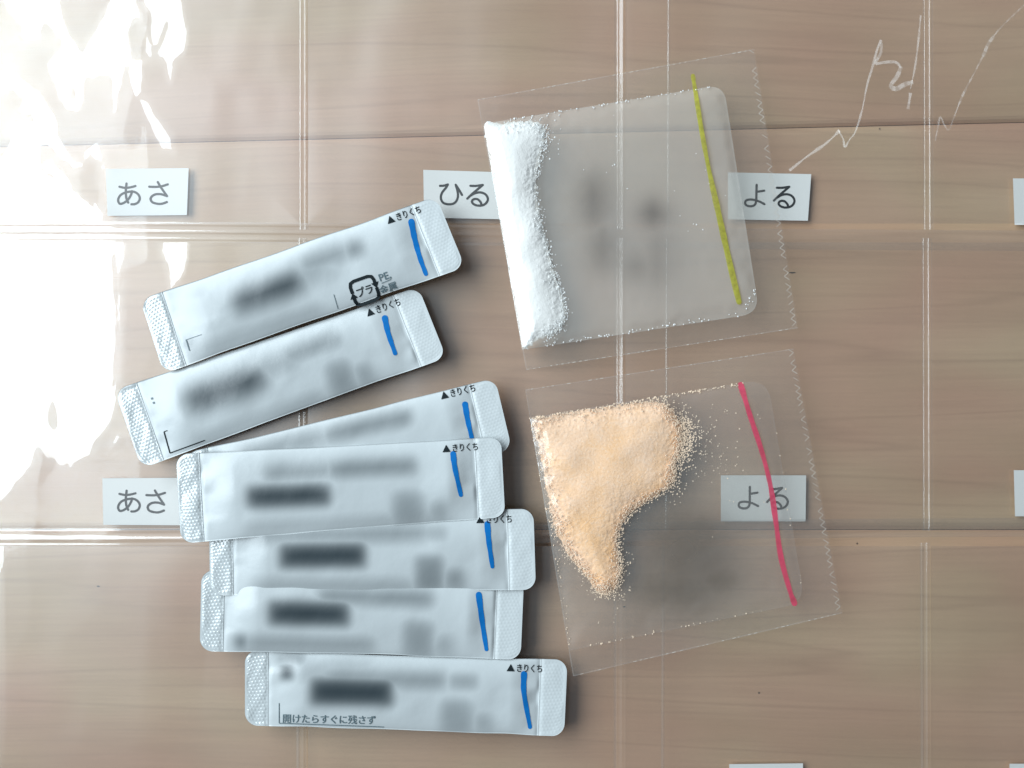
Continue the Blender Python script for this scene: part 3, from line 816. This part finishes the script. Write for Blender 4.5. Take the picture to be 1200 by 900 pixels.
sachet([(206, 532), (587, 512), (592, 606), (212, 637)], (Z0 + 2.6 * mm, Z0 + 2.4 * mm), 'fourth white sachet from the top, lying over both its neighbours', [(531, 532), (533, 548), (540, 580)], (518.5, 530),
       [(350, 553, 40, 5, -.05, 9, .42), (435, 548, 50, 5, -.05, 8, .5), (338, 581, 46, 7, -.04, 7, .9), (478, 595, 15, 11, -.05, 8, .42), (515, 600, 7, 6, -.05, 7, .3), (400, 612, 110, 3, -.06, 9, .22)], 4)
sachet([(245, 605), (625, 596), (628, 691), (246, 698)], (Z0 + 1.1 * mm, Z0 + 1.3 * mm), 'fifth white sachet from the top, right end reaching past the fourth and sixth', [(571, 614), (573, 636), (577, 664)], (558, 613),
       [(258, 622, 5, 5, 0, 6, .5), (390, 626, 110, 5, -.01, 9, .42), (505, 625, 16, 4, 0, 6, .3), (378, 651, 48, 8, -.01, 7, .92), (503, 672, 13, 12, 0, 7, .48), (533, 679, 8, 6, 0, 7, .42), (390, 686, 90, 4, 0, 9, .28)], 5)
sachet([(236, 668), (614, 678), (610, 773), (234, 763)], (Z0 + 0.5 * mm, Z0 + 0.5 * mm), 'sixth white sachet from the top, second from the bottom', [(561, 697), (565, 728), (570, 761)], (545, 683),
       [(440, 700, 65, 5, .03, 8, .48), (362, 719, 45, 8, .02, 7, .9), (490, 749, 14, 12, .02, 8, .42), (520, 756, 8, 6, .02, 8, .28), (282, 752, 5, 4, 0, 6, .55), (360, 754, 75, 4, .02, 8, .35)], 6)
sachet([(287, 762), (665, 773), (661, 863), (287, 850)], (Z0 - 0.3 * mm, Z0 - 0.3 * mm), 'bottom white sachet of the fan with small warning text along its lower edge', [(614, 790), (614, 812), (621, 852)], (593.5, 786.5),
       [(341, 771, 12, 3, .02, 5, .4), (336, 788, 4, 4, 0, 5, .7), (450, 796, 70, 5, .03, 8, .42), (543, 799, 14, 4, .03, 6, .35), (412, 811, 46, 9, .02, 7, .92), (535, 840, 15, 11, .03, 8, .38), (567, 847, 7, 5, .03, 7, .3), (395, 790, 40, 8, 0, 9, .22)], 7, extra=extra_last)

# ------------------------------------------------------------------ powder packets
OCT = np.array([(1, 0, 0), (-1, 0, 0), (0, 1, 0), (0, -1, 0), (0, 0, 1), (0, 0, -1)], float)
OCF = np.array([(0, 2, 4), (2, 1, 4), (1, 3, 4), (3, 0, 4), (2, 0, 5), (1, 2, 5), (3, 1, 5), (0, 3, 5)])
def grains(points, r0, r1):
    """points: list of (px, py, z)"""
    n = len(points)
    P = np.asarray(points, float)
    r = RNG.uniform(r0, r1, n) * K
    J = RNG.uniform(0.65, 1.25, (n, 6, 1))
    a = RNG.uniform(0, 6.28, n)
    O = np.repeat(OCT[None], n, 0) * J
    x = O[..., 0] * np.cos(a)[:, None] - O[..., 1] * np.sin(a)[:, None]; y = O[..., 0] * np.sin(a)[:, None] + O[..., 1] * np.cos(a)[:, None]
    C = np_w(P[:, 0], P[:, 1], P[:, 2])
    V = C[:, None] + np.stack([x, y, O[..., 2] * 0.8], -1) * r[:, None, None]
    F = (OCF[None] + 6 * np.arange(n)[:, None, None]).reshape(-1, 3)
    return V.reshape(-1, 3), F

def rounded(poly, radii, n=8):
    P = np.asarray(poly, float); out = []
    for i, r in enumerate(radii):
        p, a, b = P[i], P[i - 1], P[(i + 1) % len(P)]
        if r <= 0: out.append(p); continue
        u = (a - p) / np.linalg.norm(a - p); v = (b - p) / np.linalg.norm(b - p)
        A, B = p + u * r, p + v * r
        for k in range(n + 1):
            t = k / n; out.append((1 - t) ** 2 * A + 2 * t * (1 - t) * p + t * t * B)
    return np.array(out)

def packet(quad, pouch_poly, pouch_r, powder_poly, label, mats, peak, marks, smears, seed, grain_mat, pow_mat, line, line_mat, stray, n_edge, margin_tone, fold_var=0.15, gr_k=0.4, soft_px=10.0):
    q = np.asarray(quad, float); c = q.mean(0)
    root = thing('powder_packet', label, 'packet', px2w(c[0], c[1], Z0), 'clear powder packets')
    m_outer, m_pouch = mats
    PO = rounded(pouch_poly, pouch_r)
    PW = smooth_poly(powder_poly, 3, True)
    fd = (q[3] - q[0]) / np.linalg.norm(q[3] - q[0])
    def ramp_h(X, Y, k):
        dl = np.clip((X - q[0, 0]) * fd[1] - (Y - q[0, 1]) * fd[0], 0, None)
        along = (X - q[0, 0]) * fd[0] + (Y - q[0, 1]) * fd[1]
        kk = k * np.clip(1 + fold_var * vnoise(along / 34.0, dl / 40, seed + 15) + 0.5 * fold_var * vnoise(along / 13.0, dl / 20, seed + 16), 0.45, 1.6)
        return 0.00012 + kk * dl * K * (1 + (dl / 45) ** 2)
    def mound(X, Y):
        sd = sdist(X, Y, PW) + 1.3 * vnoise(X / 5, Y / 5, seed + 1) + 0.9 * vnoise(X / 2.3, Y / 2.3, seed + 2)
        h = peak * (1 - np.exp(-np.clip(sd, 0, None) / soft_px)) * (0.80 + 0.20 * vnoise(X / 30, Y / 30, seed + 3))
        return sd, np.minimum(h, ramp_h(X, Y, 0.36))
    # smooth version for the film stretched above
    def filmz(X, Y):
        sd = sdist(X, Y, PW)
        sp = sdist(X, Y, PO)
        h = (peak + 0.0003) / (1 + np.exp(-(sd + 2) / 5.0)) * (0.88 + 0.12 * vnoise(X / 30, Y / 30, seed + 3))
        air = 0.0011 * (1 - np.exp(-np.clip(sp, 0, None) / 22.0))
        air = air * (1 + 0.35 * vnoise(X / 60, Y / 60, seed + 6))
        wr = 0.00022 * vnoise(X / 26, Y / 22, seed + 7) * sstep(0, 12, sp) + 0.00008 * vnoise(X / 9, Y / 9, seed + 9)
        lift = np.maximum(h, air) * sstep(-1, 6, sp)
        rh = ramp_h(X, Y, 0.40) + 0.0001
        lift = rh + lift - np.sqrt((rh - lift) ** 2 + 0.00025 ** 2); lift = np.clip(lift / 2, 0, None)
        return Z0 + 0.0002 + lift + wr
    # film: full sheet
    L = np.linalg.norm(q[1] - q[0]); W = np.linalg.norm(q[3] - q[0])
    nu, nv = int(L / 1.6), int(W / 1.6)
    U, Vv = np.meshgrid(np.linspace(0, 1, nu + 1), np.linspace(0, 1, nv + 1))
    saw = (np.abs((Vv * W / 7.0) % 1 - 0.5) * 2 - 0.5) * 2.0
    UU = U + saw / L * (U > 1 - 1e-6)
    bow = 2.5 * np.sin(np.pi * UU) * (Vv - 0.5) * 0
    X = (q[0, 0] * (1 - UU) + q[1, 0] * UU) * (1 - Vv) + (q[3, 0] * (1 - UU) + q[2, 0] * UU) * Vv
    Y = (q[0, 1] * (1 - UU) + q[1, 1] * UU) * (1 - Vv) + (q[3, 1] * (1 - UU) + q[2, 1] * UU) * Vv + bow
    edge = np.minimum(np.minimum(UU * L + 6, (1 - UU) * L), np.minimum(Vv, 1 - Vv) * W)
    Zs = filmz(X, Y) + 0.0005 * np.exp(-np.clip(edge, 0, None) / 9.0) * (0.6 + 0.6 * vnoise(X / 50, Y / 50, seed + 12))
    me = mesh_from('film', np_w(X, Y, Zs).reshape(-1, 3), grid_faces(*X.shape)); up_faces(me)
    link('film', me, m_outer, root)
    Zb = np.full(X.shape, Z0 - 0.0002)[::4, ::4]
    me = mesh_from('back_film', np_w(X[::4, ::4], Y[::4, ::4], Zb).reshape(-1, 3), grid_faces(*Zb.shape)); up_faces(me)
    link('back_film', me, M_PKTBACK, root)
    # pouch sheet just under the film
    x0, y0 = PO.min(0) - 1; x1, y1 = PO.max(0) + 1
    bm = bmesh.new()
    vs = [bm.verts.new((p[0], p[1], 0)) for p in PO]
    bm.faces.new(vs)
    for ax, lo_, hi_ in ((0, x0, x1), (1, y0, y1)):
        for g in np.arange(lo_, hi_, 4.0):
            no = (1, 0, 0) if ax == 0 else (0, 1, 0); co = (g, 0, 0) if ax == 0 else (0, g, 0)
            bmesh.ops.bisect_plane(bm, geom=bm.verts[:] + bm.edges[:] + bm.faces[:], plane_co=co, plane_no=no)
    bmesh.ops.triangulate(bm, faces=bm.faces[:])
    PV = np.array([v.co[:2] for v in bm.verts]); bm.verts.index_update(); PF = np.array([[v.index for v in f.verts] for f in bm.faces]); bm.free()
    pz = np.minimum(filmz(PV[:, 0], PV[:, 1]) - 0.00012, Z0 + 0.0006) 
    pz = np.maximum(pz, Z0 + 0.00004)
    me = mesh_from('pouch', np_w(PV[:, 0], PV[:, 1], pz - 0.0000), PF); up_faces(me)
    pr = np.zeros(len(PV))
    for s in smears: pr = np.maximum(pr, np.minimum(0.8, 2.2 * softbox(PV[:, 0], PV[:, 1], *s)))
    me.attributes.new('print', 'FLOAT', 'POINT').data.foreach_set('value', pr.astype(np.float32))
    link('pouch', me, m_pouch, root)
    # seal line round the pouch
    cl = np.vstack([PO, PO[:1]])
    cl = np.vstack([np.linspace(cl[i], cl[i + 1], max(2, int(np.linalg.norm(cl[i + 1] - cl[i]) / 3)), endpoint=False) for i in range(len(cl) - 1)])
    V, F = ribbon(cl, 1.0 + 0.5 * vnoise(np.arange(len(cl)) / 5.0, np.zeros(len(cl)), seed), lambda A, B: filmz(A, B) + 0.00008, (-1, 0, 1), False)
    me = mesh_from('seal_line', V, F); up_faces(me); link('seal_line', me, M_PKT, root)
    # zig-zag cut creases along the right edge, perforated long edges
    zz = []
    nz = int(np.linalg.norm(q[2] - q[1]) / 4.2)
    d = (q[2] - q[1]) / np.linalg.norm(q[2] - q[1]); nrm = np.array((d[1], -d[0]))
    for i in range(nz):
        if random.random() < 0.25: continue
        a = q[1] + d * (i * 4.2) - nrm * 0 ; 
        s = 1 if i % 2 else -1
        inw = np.array((-abs(d[1]), abs(d[0]) * 0.3))
        p0 = a + inw * (1.0 if s > 0 else 6.5); p1 = a + d * 4.2 + inw * (6.5 if s > 0 else 1.0)
        zz.append(ribbon(np.linspace(p0, p1, 5), random.uniform(0.35, 0.6), lambda A, B: filmz(A, B) + 0.0006, (-1, 1), False))
    for (a, b) in ((q[0], q[1]), (q[3], q[2])):
        Lr = np.linalg.norm(b - a); k = 0.0
        while k < Lr - 6:
            ln = random.uniform(1.5, 4.5)
            if random.random() < margin_tone:
                zz.append(ribbon(np.linspace(a + (b - a) * k / Lr, a + (b - a) * (k + ln) / Lr, 3), random.uniform(0.4, 0.85), lambda A, B: filmz(A, B) + 0.0006, (-1, 1), False))
            k += ln + random.uniform(2.5, 5)
    for k_ in range(4):  # pale ribbons along the film edges, a catch-light painted by their haze colour
        a_, b_ = q[k_], q[(k_ + 1) % 4]
        if k_ == 1: continue
        m_ = int(np.linalg.norm(b_ - a_) / 3)
        V, F = ribbon(np.linspace(a_, b_, m_), 1.1 + 0.5 * vnoise(np.arange(m_) / 6.0, np.zeros(m_), seed + k_), lambda A, B: filmz(A, B) + 0.00045, (-1, 1), False)
        me = mesh_from('film_edge_catchlight', V, F); up_faces(me); link('film_edge_catchlight', me, M_CATCHLIGHT, root)
    Vz, Fz = join_meshes(zz)
    me = mesh_from('cut_edge', Vz, Fz, False); up_faces(me); link('cut_edge', me, M_EDGE, root)
    # powder heap
    bx0, by0 = PW.min(0) - 3; bx1, by1 = PW.max(0) + 3
    X, Y = np.meshgrid(np.arange(bx0, bx1, 0.9), np.arange(by0, by1, 0.9))
    sd, h = mound(X, Y)
    gr = gr_k * 0.00016 * vnoise(X / 1.5, Y / 1.5, seed + 31) + gr_k * 0.00010 * vnoise(X / 3.1, Y / 3.1, seed + 32)
    Z = Z0 + 0.0001 + np.clip(h + gr * sstep(0, 6, sd) * (0.25 + 0.75 * sstep(24, 4, sd)), 0, None)
    keep = sd > 0
    F = grid_faces(*X.shape); ok = keep.ravel()[F].all(1); F = F[ok]
    used = np.unique(F); remap = -np.ones(X.size, int); remap[used] = np.arange(len(used))
    me = mesh_from('powder', np_w(X, Y, Z).reshape(-1, 3)[used], remap[F], True); up_faces(me)
    po = link('powder', me, pow_mat, root)
    # loose grains: crumbly edge, scatter, along the seals
    pts = []
    seg = np.vstack([np.linspace(PW[i], PW[(i + 1) % len(PW)], 8, endpoint=False) for i in range(len(PW))])
    cen = PW.mean(0)
    left_dir = (q[3] - q[0]); ln = np.array((left_dir[1], -left_dir[0])); ln = ln / np.linalg.norm(ln)
    for _ in range(n_edge):
        p = seg[RNG.randint(len(seg))]
        d = (p - cen) / (np.linalg.norm(p - cen) + 1e-6)
        o = RNG.normal(-3.5, 4.5)
        pp = p + d * o + RNG.normal(0, 2, 2)
        pts.append(pp)
    for (cx, cy, sx, sy, n) in stray:
        for _ in range(n): pts.append(np.array((RNG.normal(cx, sx), RNG.normal(cy, sy))))
    for (a, b, n, spread) in marks:
        a, b = np.array(a, float), np.array(b, float)
        for _ in range(n):
            t = RNG.beta(0.8, 1.1) if n > 0 else 0
            pts.append(a + (b - a) * t + RNG.normal(0, spread, 2))
    pts = np.array(pts)
    dlp = (pts[:, 0] - q[0, 0]) * fd[1] - (pts[:, 1] - q[0, 1]) * fd[0]
    okp = (sdist(pts[:, 0], pts[:, 1], PO) > -0.6) & ((dlp > 26) | (fold_var > 0.5))
    pts = pts[okp]
    sdp, hp = mound(pts[:, 0], pts[:, 1])
    hz = np.where(sdp > 0, hp + 0.00005, 0.0)
    zc = np.minimum(Z0 + 0.00030 + hz, np.maximum(filmz(pts[:, 0], pts[:, 1]) - 0.0001, Z0 + 0.0003)) + 0.0003
    V, F = grains(np.column_stack([pts, zc]), 0.45, 1.15)
    g = link('loose_grains', mesh_from('loose_grains', V, F, False), grain_mat, root)
    g['kind'] = 'stuff'
    # felt-pen line on the film
    P = smooth_poly(line, 10); n = len(P)
    w = (5.8 if line_mat is M_YEL else 6.2) + 0.9 * vnoise(np.arange(n) / 7.0, np.zeros(n), seed) + 0.5 * vnoise(np.arange(n) / 2.5, np.zeros(n), seed + 3) + 1.0 * np.linspace(-1, 1, n) * (line_mat is M_YEL)
    V, F = ribbon(P, w, lambda A, B: filmz(A, B) + 0.00030)
    me = mesh_from('marker_line', V, F); up_faces(me); link('marker_line', me, line_mat, root)
    return root

packet([(560, 117), (884, 58), (935, 384), (617, 433)], [(567, 145), (848, 99), (890, 367), (612, 410)], [0, 20, 22, 0],
       [(568, 147), (585, 144), (612, 141), (630, 142), (638, 152), (639, 168), (633, 186), (629, 205), (630, 232), (634, 255), (640, 277), (646, 302), (651, 322), (657, 337), (662, 352), (664, 368), (660, 383), (648, 393), (630, 399), (614, 408), (607, 375), (592, 290), (578, 205)],
       'misty clear packet of white powder crossed by a yellow marker line', (M_PKTCLEAR, M_POUCH_U), 0.0024,
       [((569, 144), (700, 122), 90, 1.4), ((700, 123), (835, 101), 60, 1.2), ((613, 409), (750, 386), 70, 1.4), ((750, 388), (865, 368), 26, 1.2), ((886, 340), (870, 366), 20, 1.5)],
       [(695, 235, 12, 30, 0, 20, .42), (765, 250, 12, 14, 0, 17, .52), (706, 290, 14, 26, 0, 18, .30), (745, 312, 14, 14, 0, 18, .26), (770, 300, 10, 34, 0, 18, .22)], 51, M_WGRAIN, M_WPOW,
       [(812, 89), (815, 108), (823, 158), (832, 205), (842, 250), (855, 308), (866, 354)], M_YEL,
       [(650, 165, 8, 12, 14), (648, 345, 9, 22, 40), (640, 160, 4, 10, 40), (825, 225, 20, 40, 9), (745, 170, 60, 25, 10)], 900, 0.55)
packet([(616, 457), (930, 409), (987, 718), (672, 792)], [(621, 490), (899, 444), (943, 706), (668, 762)], [0, 26, 24, 0],
       [(624, 494), (645, 487), (700, 478), (740, 472), (775, 471), (786, 478), (793, 488), (799, 500), (800, 514), (798, 529), (793, 540), (791, 556), (785, 571), (770, 581), (756, 590), (741, 601), (731, 613), (723, 632), (725, 650), (728, 668), (723, 686), (711, 697), (700, 693), (690, 681), (680, 668), (669, 655), (660, 640), (651, 622), (646, 605), (641, 578), (634, 540), (628, 513)],
       'clear packet of peach orange powder crossed by a red marker line', (M_PKT, M_POUCH_L), 0.0026,
       [((740, 471), (870, 449), 150, 1.3), ((625, 490), (745, 471), 120, 1.3), ((650, 640), (668, 760), 28, 1.6), ((690, 757), (925, 709), 40, 1.0), ((905, 470), (940, 690), 26, 1.0)],
       [(800, 645, 40, 35, 0.2, 30, .38), (820, 620, 18, 12, 0, 16, .4), (840, 680, 16, 10, 0, 14, .4), (790, 690, 40, 20, 0, 22, .35), (770, 640, 20, 40, 0, 22, .2)], 77, M_OGRAIN, M_OPOW,
       [(868, 451), (879, 487), (893, 530), (903, 570), (909, 610), (915, 652), (925, 690), (931, 707)], M_RED,
       [(803, 508, 6, 14, 420), (800, 530, 6, 12, 150), (790, 560, 6, 10, 120), (725, 660, 6, 22, 160), (712, 690, 10, 6, 120), (815, 515, 12, 12, 110), (830, 525, 22, 26, 55), (850, 500, 35, 30, 28), (820, 570, 30, 25, 16), (705, 715, 10, 12, 8), (660, 610, 8, 18, 60)], 2300, 0.45, 0.9, 0.32, 20.0)
